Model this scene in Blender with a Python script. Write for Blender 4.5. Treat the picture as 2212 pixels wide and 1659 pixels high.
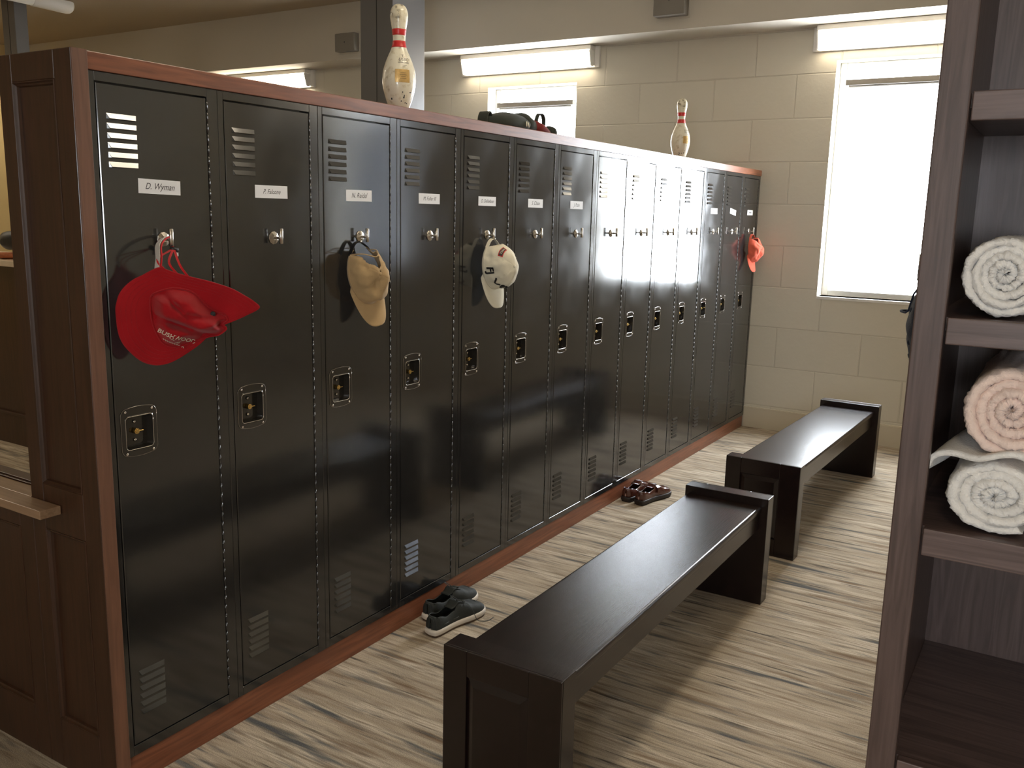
import bpy, bmesh, math, random
from mathutils import Vector, Matrix, noise
random.seed(7)
PI = math.pi
S = bpy.context.scene
COL = S.collection
for o in list(bpy.data.objects): bpy.data.objects.remove(o)

# ------------------------------------------------------------------ camera
cam = bpy.data.cameras.new('camera'); camo = bpy.data.objects.new('camera', cam); COL.objects.link(camo)
F_PX, YAW, PIT, ROL = 1939.58, 0.5511, 0.1878, 0.0240
cam.sensor_fit = 'HORIZONTAL'; cam.sensor_width = 36.0; cam.lens = F_PX / 2212 * 36.0
cam.clip_start = 0.05; cam.clip_end = 200
_f = Vector((-math.sin(YAW)*math.cos(PIT), math.cos(YAW)*math.cos(PIT), -math.sin(PIT)))
_r0 = Vector((math.cos(YAW), math.sin(YAW), 0)); _u0 = _r0.cross(_f)
_r = math.cos(ROL)*_r0 + math.sin(ROL)*_u0; _u = -math.sin(ROL)*_r0 + math.cos(ROL)*_u0
M = Matrix((( _r.x, _u.x, -_f.x), (_r.y, _u.y, -_f.y), (_r.z, _u.z, -_f.z))).to_4x4()
camo.matrix_world = Matrix.Translation((2.0482, -1.3853, 1.5939)) @ M
S.camera = camo
# ------------------------------------------------------------------ light
S.view_settings.view_transform = 'Standard'; S.view_settings.look = 'None'
S.view_settings.gamma = 1.0; S.view_settings.use_curve_mapping = False
S.view_settings.exposure = 0.80
WORLD_STRENGTH = 26.0
LAMP_WALL = 9.0
LAMP_CEIL = 13.0
WARM = (1.0, 0.86, 0.65)
w = bpy.data.worlds.new('world'); S.world = w; w.use_nodes = True
bg = w.node_tree.nodes['Background']
bg.inputs[0].default_value = (0.86, 0.93, 1.0, 1); bg.inputs[1].default_value = WORLD_STRENGTH
WL = 5.42      # inner face of the end wall
WINX = [(-2.45, -1.58), (0.478, 1.31), (3.38, 4.21)]; WINZ = [(1.05, 2.66), (1.05, 2.70), (1.05, 2.70)]
FW = (2.35, 3.05, 1.2, 2.1)      # unseen window added behind the camera for cool fill on the towel cabinet
for k in range(4):
    la = bpy.data.lights.new('window_portal', 'AREA'); la.shape = 'RECTANGLE'
    if k < 3: la.size = WINX[k][1]-WINX[k][0]; la.size_y = WINZ[k][1]-WINZ[k][0]
    else: la.size = FW[1]-FW[0]; la.size_y = FW[3]-FW[2]
    la.cycles.is_portal = True
    lo = bpy.data.objects.new('window_portal', la); COL.objects.link(lo)
    if k < 3:
        lo.location = ((WINX[k][0]+WINX[k][1])/2, WL+0.19, (WINZ[k][0]+WINZ[k][1])/2); lo.rotation_euler = (-PI/2, 0, 0)
    else: lo.location = ((FW[0]+FW[1])/2, -4.2-.18, (FW[2]+FW[3])/2); lo.rotation_euler = (PI/2, 0, 0)

# ------------------------------------------------------------------ materials
def new_mat(name):
    m = bpy.data.materials.new(name); m.use_nodes = True
    nt = m.node_tree; return m, nt, nt.nodes['Principled BSDF']
def N(nt, t, **kw):
    n = nt.nodes.new(t)
    for k, v in kw.items(): setattr(n, k, v)
    return n
def plain(name, col, rough=0.5, metal=0.0, spec=0.5, bump=0.0, bscale=200, coat=0.0, vary=0.0, vscale=6, emis=None, sheen=0):
    m, nt, b = new_mat(name)
    b.inputs['Base Color'].default_value = (*col, 1); b.inputs['Roughness'].default_value = rough
    b.inputs['Metallic'].default_value = metal; b.inputs['Specular IOR Level'].default_value = spec
    b.inputs['Coat Weight'].default_value = coat; b.inputs['Coat Roughness'].default_value = 0.08
    if sheen: b.inputs['Sheen Weight'].default_value = sheen
    tc = N(nt, 'ShaderNodeTexCoord')
    if bump:
        nz = N(nt, 'ShaderNodeTexNoise'); nz.inputs['Scale'].default_value = bscale; nz.inputs['Detail'].default_value = 4
        bp = N(nt, 'ShaderNodeBump'); bp.inputs['Strength'].default_value = bump; bp.inputs['Distance'].default_value = 0.002
        nt.links.new(tc.outputs['Object'], nz.inputs['Vector']); nt.links.new(nz.outputs['Fac'], bp.inputs['Height'])
        nt.links.new(bp.outputs['Normal'], b.inputs['Normal'])
    if vary:
        nz = N(nt, 'ShaderNodeTexNoise'); nz.inputs['Scale'].default_value = vscale; nz.inputs['Detail'].default_value = 6
        rp = N(nt, 'ShaderNodeValToRGB')
        rp.color_ramp.elements[0].position = 0.3; rp.color_ramp.elements[1].position = 0.7
        rp.color_ramp.elements[0].color = (*[c*(1-vary) for c in col], 1); rp.color_ramp.elements[1].color = (*[min(1, c*(1+vary)) for c in col], 1)
        nt.links.new(tc.outputs['Object'], nz.inputs['Vector']); nt.links.new(nz.outputs['Fac'], rp.inputs['Fac'])
        nt.links.new(rp.outputs['Color'], b.inputs['Base Color'])
    if emis:
        b.inputs['Emission Color'].default_value = (*emis[0], 1); b.inputs['Emission Strength'].default_value = emis[1]
    return m
def wood(name, c0, c1, rough=0.35, axis='z', coat=0.0, scale=1.0, gb=0.12):
    m, nt, b = new_mat(name)
    tc = N(nt, 'ShaderNodeTexCoord'); mp = N(nt, 'ShaderNodeMapping')
    sc = {'x': (1.5, 26, 26), 'y': (26, 1.5, 26), 'z': (26, 26, 1.5)}[axis]
    mp.inputs['Scale'].default_value = [v*scale for v in sc]
    nz = N(nt, 'ShaderNodeTexNoise'); nz.inputs['Scale'].default_value = 2.2; nz.inputs['Detail'].default_value = 8; nz.inputs['Distortion'].default_value = 1.2
    rp = N(nt, 'ShaderNodeValToRGB'); rp.color_ramp.elements[0].position = 0.35; rp.color_ramp.elements[1].position = 0.68
    rp.color_ramp.elements[0].color = (*c0, 1); rp.color_ramp.elements[1].color = (*c1, 1)
    n2 = N(nt, 'ShaderNodeTexNoise'); n2.inputs['Scale'].default_value = 12; n2.inputs['Detail'].default_value = 5
    bp = N(nt, 'ShaderNodeBump'); bp.inputs['Strength'].default_value = gb; bp.inputs['Distance'].default_value = 0.002
    nt.links.new(tc.outputs['Object'], mp.inputs['Vector']); nt.links.new(mp.outputs['Vector'], nz.inputs['Vector'])
    nt.links.new(mp.outputs['Vector'], n2.inputs['Vector'])
    nt.links.new(nz.outputs['Fac'], rp.inputs['Fac']); nt.links.new(rp.outputs['Color'], b.inputs['Base Color'])
    nt.links.new(n2.outputs['Fac'], bp.inputs['Height']); nt.links.new(bp.outputs['Normal'], b.inputs['Normal'])
    b.inputs['Roughness'].default_value = rough; b.inputs['Coat Weight'].default_value = coat; b.inputs['Coat Roughness'].default_value = 0.12
    return m
def emit(name, col, st):
    m, nt, b = new_mat(name); nt.nodes.remove(b)
    e = N(nt, 'ShaderNodeEmission'); e.inputs[0].default_value = (*col, 1); e.inputs[1].default_value = st
    nt.links.new(e.outputs[0], nt.nodes['Material Output'].inputs[0]); return m

def carpet_mat():
    m, nt, b = new_mat('striped_carpet')
    tc = N(nt, 'ShaderNodeTexCoord')
    def streak(sx, sy, scale, p0, p1, seed, det=3, dist=0.0):
        mp = N(nt, 'ShaderNodeMapping'); mp.inputs['Scale'].default_value = (sx, sy, 1); mp.inputs['Location'].default_value = (seed, seed*1.7, 0)
        nz = N(nt, 'ShaderNodeTexNoise'); nz.inputs['Scale'].default_value = scale; nz.inputs['Detail'].default_value = det; nz.inputs['Distortion'].default_value = dist
        nt.links.new(tc.outputs['Object'], mp.inputs['Vector']); nt.links.new(mp.outputs['Vector'], nz.inputs['Vector'])
        mr = N(nt, 'ShaderNodeMapRange'); mr.inputs['From Min'].default_value = p0; mr.inputs['From Max'].default_value = p1
        nt.links.new(nz.outputs['Fac'], mr.inputs['Value']); return mr.outputs['Result']
    def mix(a, bb, fac, asock=None):
        mx = N(nt, 'ShaderNodeMix', data_type='RGBA')
        if asock is None: mx.inputs[6].default_value = (*a, 1)
        else: nt.links.new(asock, mx.inputs[6])
        mx.inputs[7].default_value = (*bb, 1); nt.links.new(fac, mx.inputs[0]); return mx.outputs[2]
    c = mix((0.50, 0.42, 0.315), (0.36, 0.29, 0.21), streak(1.0, 9, 2.0, 0.42, 0.60, 3, 6, .15))
    c = mix(None, (0.60, 0.52, 0.41), streak(0.8, 8, 2.0, 0.50, 0.62, 11, 6, .1), c)
    c = mix(None, (0.41, 0.34, 0.26), streak(4, 70, 2.0, 0.45, 0.60, 77, 4), c)
    c = mix(None, (0.20, 0.135, 0.085), streak(1.2, 13, 1.6, 0.565, 0.69, 21, 7, .1), c)
    c = mix(None, (0.105, 0.108, 0.108), streak(1.1, 12, 1.5, 0.575, 0.68, 37, 7, .1), c)
    c = mix(None, (0.10, 0.085, 0.07), streak(1.5, 24, 1.6, 0.595, 0.69, 51, 7, .1), c)
    c = mix(None, (0.27, 0.215, 0.155), streak(2.2, 34, 1.6, 0.53, 0.66, 63, 7), c)
    c = mix(None, (0.17, 0.165, 0.155), streak(2.6, 26, 1.4, 0.60, 0.72, 91, 7), c)
    # pile speckle
    nz = N(nt, 'ShaderNodeTexNoise'); nz.inputs['Scale'].default_value = 300; nz.inputs['Detail'].default_value = 2
    nt.links.new(tc.outputs['Object'], nz.inputs['Vector'])
    mr = N(nt, 'ShaderNodeMapRange'); mr.inputs['To Min'].default_value = 0.55; mr.inputs['To Max'].default_value = 1.5
    nt.links.new(nz.outputs['Fac'], mr.inputs['Value'])
    mm = N(nt, 'ShaderNodeMix', data_type='RGBA', blend_type='MULTIPLY'); mm.inputs[0].default_value = 1
    nt.links.new(c, mm.inputs[6]); nt.links.new(mr.outputs['Result'], mm.inputs[7])
    nt.links.new(mm.outputs[2], b.inputs['Base Color'])
    bp = N(nt, 'ShaderNodeBump'); bp.inputs['Strength'].default_value = 0.6; bp.inputs['Distance'].default_value = 0.004
    nt.links.new(nz.outputs['Fac'], bp.inputs['Height']); nt.links.new(bp.outputs['Normal'], b.inputs['Normal'])
    b.inputs['Roughness'].default_value = 0.95; b.inputs['Specular IOR Level'].default_value = 0.1
    return m
def block_mat():
    m, nt, b = new_mat('painted_block')
    tc = N(nt, 'ShaderNodeTexCoord'); sp = N(nt, 'ShaderNodeSeparateXYZ'); cb = N(nt, 'ShaderNodeCombineXYZ')
    nt.links.new(tc.outputs['Object'], sp.inputs[0]); nt.links.new(sp.outputs['X'], cb.inputs['X']); nt.links.new(sp.outputs['Z'], cb.inputs['Y'])
    mp = N(nt, 'ShaderNodeMapping'); mp.inputs['Location'].default_value = (0.10, 0.125, 0)
    nt.links.new(cb.outputs[0], mp.inputs['Vector'])
    br = N(nt, 'ShaderNodeTexBrick'); br.inputs['Scale'].default_value = 1.0; br.inputs['Mortar Size'].default_value = 0.006
    br.inputs['Mortar Smooth'].default_value = 0.6; br.inputs['Brick Width'].default_value = 0.61; br.inputs['Row Height'].default_value = 0.305
    br.inputs['Color1'].default_value = (0.68, 0.64, 0.545, 1); br.inputs['Color2'].default_value = (0.645, 0.605, 0.515, 1); br.inputs['Mortar'].default_value = (0.63, 0.59, 0.50, 1)
    nt.links.new(mp.outputs[0], br.inputs['Vector']); nt.links.new(br.outputs['Color'], b.inputs['Base Color'])
    nz = N(nt, 'ShaderNodeTexNoise'); nz.inputs['Scale'].default_value = 35; nz.inputs['Detail'].default_value = 5
    nt.links.new(tc.outputs['Object'], nz.inputs['Vector'])
    ad = N(nt, 'ShaderNodeMath', operation='MULTIPLY_ADD'); ad.inputs[1].default_value = -1.6
    nt.links.new(br.outputs['Fac'], ad.inputs[0])
    ml = N(nt, 'ShaderNodeMath', operation='MULTIPLY'); ml.inputs[1].default_value = 0.35; nt.links.new(nz.outputs['Fac'], ml.inputs[0])
    nt.links.new(ml.outputs[0], ad.inputs[2])
    bp = N(nt, 'ShaderNodeBump'); bp.inputs['Strength'].default_value = 0.55; bp.inputs['Distance'].default_value = 0.006
    nt.links.new(ad.outputs[0], bp.inputs['Height']); nt.links.new(bp.outputs['Normal'], b.inputs['Normal'])
    b.inputs['Roughness'].default_value = 0.5
    return m
def locker_mat():
    m, nt, b = new_mat('locker_enamel')
    b.inputs['Base Color'].default_value = (0.016, 0.0155, 0.0155, 1)
    b.inputs['Specular IOR Level'].default_value = 1.0
    tc = N(nt, 'ShaderNodeTexCoord')
    n1 = N(nt, 'ShaderNodeTexNoise'); n1.inputs['Scale'].default_value = 5; n1.inputs['Detail'].default_value = 5
    mr = N(nt, 'ShaderNodeMapRange'); mr.inputs['From Min'].default_value = 0.35; mr.inputs['From Max'].default_value = 0.7
    mr.inputs['To Min'].default_value = 0.10; mr.inputs['To Max'].default_value = 0.17
    nt.links.new(tc.outputs['Object'], n1.inputs['Vector']); nt.links.new(n1.outputs['Fac'], mr.inputs['Value']); nt.links.new(mr.outputs['Result'], b.inputs['Roughness'])
    n2 = N(nt, 'ShaderNodeTexNoise'); n2.inputs['Scale'].default_value = 2.5; n2.inputs['Detail'].default_value = 1
    bp = N(nt, 'ShaderNodeBump'); bp.inputs['Strength'].default_value = 0.05; bp.inputs['Distance'].default_value = 0.01
    nt.links.new(tc.outputs['Object'], n2.inputs['Vector']); nt.links.new(n2.outputs['Fac'], bp.inputs['Height']); nt.links.new(bp.outputs['Normal'], b.inputs['Normal'])
    return m
def pin_mat():
    m, nt, b = new_mat('worn_pin_coating')
    tc = N(nt, 'ShaderNodeTexCoord')
    nz = N(nt, 'ShaderNodeTexNoise'); nz.inputs['Scale'].default_value = 55; nz.inputs['Detail'].default_value = 6
    sp = N(nt, 'ShaderNodeSeparateXYZ'); nt.links.new(tc.outputs['Object'], sp.inputs[0])
    mr = N(nt, 'ShaderNodeMapRange'); mr.inputs['From Min'].default_value = 0.28; mr.inputs['From Max'].default_value = 0.385; mr.inputs['To Min'].default_value = 0; mr.inputs['To Max'].default_value = 0.17
    nt.links.new(sp.outputs['Z'], mr.inputs['Value'])
    ad = N(nt, 'ShaderNodeMath', operation='ADD'); nt.links.new(tc.outputs['Object'], nz.inputs['Vector'])
    nt.links.new(nz.outputs['Fac'], ad.inputs[0]); nt.links.new(mr.outputs['Result'], ad.inputs[1])
    rp = N(nt, 'ShaderNodeValToRGB'); e = rp.color_ramp.elements
    e[0].position = 0.52; e[0].color = (0.80, 0.76, 0.62, 1); e[1].position = 0.80; e[1].color = (0.16, 0.14, 0.10, 1)
    e2 = rp.color_ramp.elements.new(0.66); e2.color = (0.66, 0.60, 0.44, 1)
    nt.links.new(ad.outputs[0], rp.inputs['Fac']); nt.links.new(rp.outputs['Color'], b.inputs['Base Color'])
    b.inputs['Roughness'].default_value = 0.3; b.inputs['Coat Weight'].default_value = 0.3
    return m
def cloth(name, col, rough=0.9, bump=0.35, bscale=500, vary=0.08):
    return plain(name, col, rough, spec=0.2, bump=bump, bscale=bscale, vary=vary, vscale=14, sheen=0.15)

MT = {}
MT['locker'] = locker_mat()
MT['carpet'] = carpet_mat(); MT['block'] = block_mat()
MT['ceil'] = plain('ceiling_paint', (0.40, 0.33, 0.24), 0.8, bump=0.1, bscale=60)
MT['beam'] = plain('beam_paint', (0.55, 0.51, 0.44), 0.7, bump=0.1, bscale=60)
MT['yellow'] = plain('yellow_wall_paint', (0.72, 0.56, 0.28), 0.7, bump=0.1, bscale=60)
MT['cream'] = plain('cream_paint', (0.66, 0.60, 0.48), 0.5)
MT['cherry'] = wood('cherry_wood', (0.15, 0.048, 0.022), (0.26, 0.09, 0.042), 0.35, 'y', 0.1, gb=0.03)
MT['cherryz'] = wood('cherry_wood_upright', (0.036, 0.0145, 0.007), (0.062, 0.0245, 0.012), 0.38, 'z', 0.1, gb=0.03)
MT['espresso'] = wood('espresso_wood', (0.007, 0.0035, 0.003), (0.016, 0.0075, 0.0065), 0.24, 'y', 0.0, 1.0, 0.12)
MT['walnut'] = wood('walnut_wood', (0.070, 0.044, 0.038), (0.12, 0.078, 0.068), 0.42, 'z', 0.1, 1.6, 0.05)
MT['walnutx'] = wood('walnut_wood_shelf', (0.080, 0.052, 0.046), (0.15, 0.10, 0.09), 0.42, 'x', 0.1, 1.6, 0.05)
MT['column'] = plain('grey_column_paint', (0.105, 0.10, 0.098), 0.45)
MT['grey'] = plain('grey_box_paint', (0.20, 0.18, 0.155), 0.5)
MT['white'] = plain('white_paint', (0.80, 0.78, 0.74), 0.4)
MT['nickel'] = plain('brushed_nickel', (0.62, 0.58, 0.52), 0.24, 1.0)
MT['steel'] = plain('stainless_cup', (0.48, 0.46, 0.43), 0.16, 1.0)
MT['blacksteel'] = plain('dark_cup_metal', (0.06, 0.055, 0.05), 0.12, 0.6)
MT['cup'] = plain('dark_polished_cup', (0.022, 0.019, 0.016), 0.12, 0.0, spec=0.8)
MT['brass'] = plain('brass', (0.70, 0.50, 0.18), 0.25, 1.0)
MT['card'] = plain('card_paper', (0.78, 0.78, 0.80), 0.7)
MT['ink'] = plain('ink', (0.03, 0.03, 0.035), 0.7)
MT['black'] = plain('black_plastic', (0.012, 0.012, 0.013), 0.45)
MT['red_band'] = plain('red_band', (0.62, 0.03, 0.03), 0.35)
MT['gold'] = plain('gold_plaque', (0.66, 0.44, 0.17), 0.38, 0.35, vary=0.15, vscale=60)
MT['pin'] = pin_mat()
MT['red'] = cloth('red_cloth', (0.36, 0.007, 0.012))
MT['red_in'] = cloth('red_ribbon', (0.50, 0.012, 0.016))
MT['tape'] = cloth('grey_tape', (0.50, 0.46, 0.42))
MT['khaki'] = cloth('khaki_cloth', (0.50, 0.345, 0.175))
MT['offwhite'] = cloth('white_cloth', (0.80, 0.75, 0.60), vary=0.03)
MT['coral'] = cloth('coral_cloth', (0.80, 0.15, 0.09))
MT['navy'] = cloth('navy_cloth', (0.02, 0.03, 0.06))
MT['bagcloth'] = cloth('bag_cloth', (0.035, 0.04, 0.032))
MT['maroon'] = cloth('maroon_cloth', (0.20, 0.03, 0.03))
MT['towel'] = plain('white_terry', (0.84, 0.81, 0.77), 1.0, spec=0.1, bump=1.0, bscale=260, vary=0.06, vscale=40, sheen=0.3)
MT['towelp'] = plain('pink_terry', (0.86, 0.68, 0.60), 1.0, spec=0.1, bump=1.0, bscale=260, vary=0.06, vscale=40, sheen=0.3)
MT['suede'] = plain('black_suede', (0.022, 0.025, 0.022), 0.75, bump=0.3, bscale=300)
MT['inner'] = plain('shoe_lining', (0.008, 0.008, 0.008), 0.9)
MT['rubber'] = plain('white_rubber', (0.72, 0.65, 0.56), 0.55)
MT['brownrubber'] = plain('brown_rubber', (0.10, 0.06, 0.035), 0.6)
MT['lace'] = plain('dark_lace', (0.05, 0.055, 0.05), 0.7)
MT['leather'] = plain('brown_leather', (0.075, 0.022, 0.014), 0.22, coat=0.5, vary=0.25, vscale=20)
MT['leather_in'] = plain('tan_lining', (0.16, 0.06, 0.025), 0.6)
MT['darksole'] = plain('dark_sole', (0.018, 0.013, 0.012), 0.5)
MT['lens'] = emit('lamp_lens', WARM, LAMP_WALL)
MT['lensc'] = emit('ceiling_lamp_lens', WARM, LAMP_CEIL)
MT['orange'] = plain('orange_brown', (0.40, 0.12, 0.04), 0.5, vary=0.3, vscale=30)
MT['stone'] = plain('beige_stone', (0.62, 0.50, 0.36), 0.35, vary=0.06, vscale=20)
def glass_mat():
    m, nt, b = new_mat('window_glass'); nt.nodes.remove(b)
    t = N(nt, 'ShaderNodeBsdfTransparent'); g = N(nt, 'ShaderNodeBsdfGlossy'); g.inputs['Roughness'].default_value = 0.03
    mx = N(nt, 'ShaderNodeMixShader'); mx.inputs[0].default_value = 0.06
    nt.links.new(t.outputs[0], mx.inputs[1]); nt.links.new(g.outputs[0], mx.inputs[2]); nt.links.new(mx.outputs[0], nt.nodes['Material Output'].inputs[0]); return m
MT['glass'] = glass_mat()
def shade_mat():
    m, nt, b = new_mat('shade_fabric'); nt.nodes.remove(b)
    d = N(nt, 'ShaderNodeBsdfDiffuse'); d.inputs[0].default_value = (.6, .6, .6, 1); t = N(nt, 'ShaderNodeBsdfTranslucent'); t.inputs[0].default_value = (.30, .31, .33, 1)
    mx = N(nt, 'ShaderNodeMixShader'); mx.inputs[0].default_value = 0.5
    nt.links.new(d.outputs[0], mx.inputs[1]); nt.links.new(t.outputs[0], mx.inputs[2]); nt.links.new(mx.outputs[0], nt.nodes['Material Output'].inputs[0]); return m
MT['shade'] = shade_mat()

# ------------------------------------------------------------------ mesh helpers
class MB:
    def __init__(s): s.v = []; s.f = []; s.sm = []
    def add(s, vs, fs, smooth=False):
        b = len(s.v); s.v += [tuple(p) for p in vs]; s.f += [tuple(b+i for i in f) for f in fs]; s.sm += [smooth]*len(fs); return b
    def box(s, x0, x1, y0, y1, z0, z1):
        s.add([(x0,y0,z0),(x1,y0,z0),(x1,y1,z0),(x0,y1,z0),(x0,y0,z1),(x1,y0,z1),(x1,y1,z1),(x0,y1,z1)],
              [(0,3,2,1),(4,5,6,7),(0,1,5,4),(1,2,6,5),(2,3,7,6),(3,0,4,7)]); return s
    def rings(s, rings, cap0=True, cap1=True, smooth=True, closed=True):
        n = len(rings[0]); vs = [p for r in rings for p in r]; fs = []
        for i in range(len(rings)-1):
            for j in range(n if closed else n-1):
                k = (j+1) % n
                fs.append((i*n+j, i*n+k, (i+1)*n+k, (i+1)*n+j))
        b = s.add(vs, fs, smooth)
        if cap0: s.f.append(tuple(b+j for j in reversed(range(n)))); s.sm.append(False)
        if cap1: s.f.append(tuple(b+(len(rings)-1)*n+j for j in range(n))); s.sm.append(False)
        return s
    def cyl(s, p0, p1, r, n=16, r2=None, smooth=True):
        p0, p1 = Vector(p0), Vector(p1); d = (p1-p0).normalized()
        a = d.orthogonal().normalized(); b = d.cross(a); r2 = r if r2 is None else r2
        R = [[p+a*(rr*math.cos(2*PI*j/n))+b*(rr*math.sin(2*PI*j/n)) for j in range(n)] for p, rr in ((p0, r), (p1, r2))]
        return s.rings(R, smooth=smooth)
    def tube(s, pts, r, n=8, flat=1.0, closed=False):
        pts = [Vector(p) for p in pts]; R = []; up = None
        for i, p in enumerate(pts):
            d = (pts[min(i+1, len(pts)-1)] - pts[max(i-1, 0)]).normalized()
            a = d.orthogonal().normalized() if up is None else (up - d*up.dot(d)).normalized()
            up = a; b = d.cross(a)
            R.append([p + a*(r*math.cos(2*PI*j/n)) + b*(r*flat*math.sin(2*PI*j/n)) for j in range(n)])
        return s.rings(R)
    def lathe(s, prof, n=48, cx=0, cy=0):
        R = [[(cx+r*math.cos(2*PI*j/n), cy+r*math.sin(2*PI*j/n), z) for j in range(n)] for r, z in prof]
        return s.rings(R)
    def ribbon(s, pts, wv, w, t):
        """flat strip along pts, width direction(s) wv, width w, thickness t"""
        pts = [Vector(p) for p in pts]; R = []
        for i, p in enumerate(pts):
            d = (pts[min(i+1, len(pts)-1)] - pts[max(i-1, 0)]).normalized()
            W_ = Vector(wv[i] if isinstance(wv, list) else wv); W_ = (W_ - d*W_.dot(d)).normalized(); nn = d.cross(W_)
            R.append([p+W_*w/2+nn*t/2, p-W_*w/2+nn*t/2, p-W_*w/2-nn*t/2, p+W_*w/2-nn*t/2])
        return s.rings(R, smooth=False)
    def grid(s, rows, smooth=True, closed_j=False):
        n = len(rows[0]); vs = [p for r in rows for p in r]; fs = []
        for i in range(len(rows)-1):
            for j in range(n if closed_j else n-1):
                k = (j+1) % n; fs.append((i*n+j, i*n+k, (i+1)*n+k, (i+1)*n+j))
        s.add(vs, fs, smooth); return s
    def build(s, name, mat, parent=None, bevel=0, seg=2, solid=0, sub=0, loc=None):
        me = bpy.data.meshes.new(name); me.from_pydata([tuple(p) for p in s.v], [], s.f); me.update()
        for p, q in zip(me.polygons, s.sm): p.use_smooth = q
        bm = bmesh.new(); bm.from_mesh(me); bmesh.ops.recalc_face_normals(bm, faces=bm.faces); bm.to_mesh(me); bm.free()
        me.materials.append(mat)
        o = bpy.data.objects.new(name, me); COL.objects.link(o)
        if parent: o.parent = parent
        if loc: o.location = loc
        if solid: md = o.modifiers.new('s', 'SOLIDIFY'); md.thickness = solid; md.offset = 0
        if bevel: md = o.modifiers.new('b', 'BEVEL'); md.width = bevel; md.segments = seg; md.limit_method = 'ANGLE'; md.angle_limit = 0.7
        if sub: md = o.modifiers.new('u', 'SUBSURF'); md.levels = sub; md.render_levels = sub
        return o
def tag(o, label=None, cat=None, group=None, kind=None):
    if label: o['label'] = label
    if cat: o['category'] = cat
    if group: o['group'] = group
    if kind: o['kind'] = kind
    return o
def empty(name, loc, label, cat, group=None, rz=0):
    o = bpy.data.objects.new(name, None); COL.objects.link(o); o.location = loc; o.rotation_euler = (0, 0, rz); o.empty_display_size = 0.05
    return tag(o, label, cat, group)
def kids(o): return [c for c in bpy.data.objects if c.parent == o]
def copy_tree(o, parent=None):
    c = o.copy(); COL.objects.link(c); c.parent = parent
    for ch in kids(o):
        copy_tree(ch, c)
    return c
def smooth_closed(pts, k):
    n = len(pts); out = []
    for i in range(n):
        p0, p1, p2, p3 = [Vector(pts[(i+j) % n]) for j in (-1, 0, 1, 2)]
        for q in range(k):
            t = q/k
            out.append(0.5*((2*p1)+(-p0+p2)*t+(2*p0-5*p1+4*p2-p3)*t*t+(-p0+3*p1-3*p2+p3)*t**3))
    return out
def smooth_open(pts, k):
    P = [Vector(p) for p in pts]; P = [2*P[0]-P[1]] + P + [2*P[-1]-P[-2]]; out = []
    for i in range(1, len(P)-2):
        p0, p1, p2, p3 = P[i-1:i+3]
        for q in range(k):
            t = q/k
            out.append(0.5*((2*p1)+(-p0+p2)*t+(2*p0-5*p1+4*p2-p3)*t*t+(-p0+3*p1-3*p2+p3)*t**3))
    out.append(P[-2]); return out
def text_pts(txt, size, shear=0.0, bold=0.0):
    """lettering as a flat mesh: returns vertices (x, y) and faces, centred on the origin"""
    cu = bpy.data.curves.new('t', 'FONT'); cu.body = txt; cu.size = size; cu.align_x = 'CENTER'; cu.align_y = 'CENTER'; cu.shear = shear
    cu.resolution_u = 3; cu.offset = bold
    ob = bpy.data.objects.new('t', cu); COL.objects.link(ob)
    dg = bpy.context.evaluated_depsgraph_get(); me = bpy.data.meshes.new_from_object(ob.evaluated_get(dg))
    vs = [(v.co.x, v.co.y) for v in me.vertices]; fs = [tuple(p.vertices) for p in me.polygons]
    bpy.data.objects.remove(ob); bpy.data.curves.remove(cu); bpy.data.meshes.remove(me)
    return vs, fs

# ------------------------------------------------------------------ setting
XL, XR, YF, ZC = -9.0, 5.2, -4.2, 3.41
def struct(name, mb, mat, **k):
    return tag(mb.build(name, mat, **k), kind='structure')
struct('floor', MB().box(XL-.2, XR+.2, YF-.2, WL+.2, -0.1, 0), MT['carpet'])
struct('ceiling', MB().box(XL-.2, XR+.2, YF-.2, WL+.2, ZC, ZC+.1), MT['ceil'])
struct('wall_left', MB().box(XL-.2, XL, YF-.2, WL+.2, 0, ZC), MT['yellow'])
struct('wall_right', MB().box(XR, XR+.2, YF-.2, WL+.2, 0, ZC), MT['cream'])
struct('wall_front', MB().box(XL, FW[0], YF-.2, YF, 0, ZC).box(FW[1], XR, YF-.2, YF, 0, ZC).box(FW[0], FW[1], YF-.2, YF, 0, FW[2]).box(FW[0], FW[1], YF-.2, YF, FW[3], ZC), MT['cream'])
wn = struct('window_4', MB().box(FW[0], FW[0]+.04, YF-.14, YF-.09, FW[2], FW[3]).box(FW[1]-.04, FW[1], YF-.14, YF-.09, FW[2], FW[3]).box(FW[0], FW[1], YF-.14, YF-.09, FW[2], FW[2]+.04).box(FW[0], FW[1], YF-.14, YF-.09, FW[3]-.04, FW[3]), MT['white'])  # added window, out of view, to brighten the cabinet front
MB().box(FW[0]+.03, FW[1]-.03, YF-.12, YF-.114, FW[2]+.03, FW[3]-.03).build('pane', MT['glass'], wn)
mb = MB(); xs = [XL] + [x for p in WINX for x in p] + [XR]; T = 0.22
mb.box(xs[0], xs[1], WL, WL+T, 0, ZC); mb.box(xs[2], xs[3], WL, WL+T, 0, ZC); mb.box(xs[4], xs[5], WL, WL+T, 0, ZC); mb.box(xs[6], xs[7], WL, WL+T, 0, ZC)
for k in range(3):
    mb.box(*WINX[k], WL, WL+T, 0, WINZ[k][0]); mb.box(*WINX[k], WL, WL+T, WINZ[k][1], ZC)
struct('wall_back', mb, MT['block'])
struct('trim_1', MB().box(XL, XR, 5.06, WL, 2.93, ZC), MT['beam'])
struct('baseboard_back', MB().box(0.0, XR, WL-.014, WL, 0, 0.160).box(0, XR, WL-.018, WL, 0.150, 0.163), MT['cream'], bevel=.002)
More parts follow.
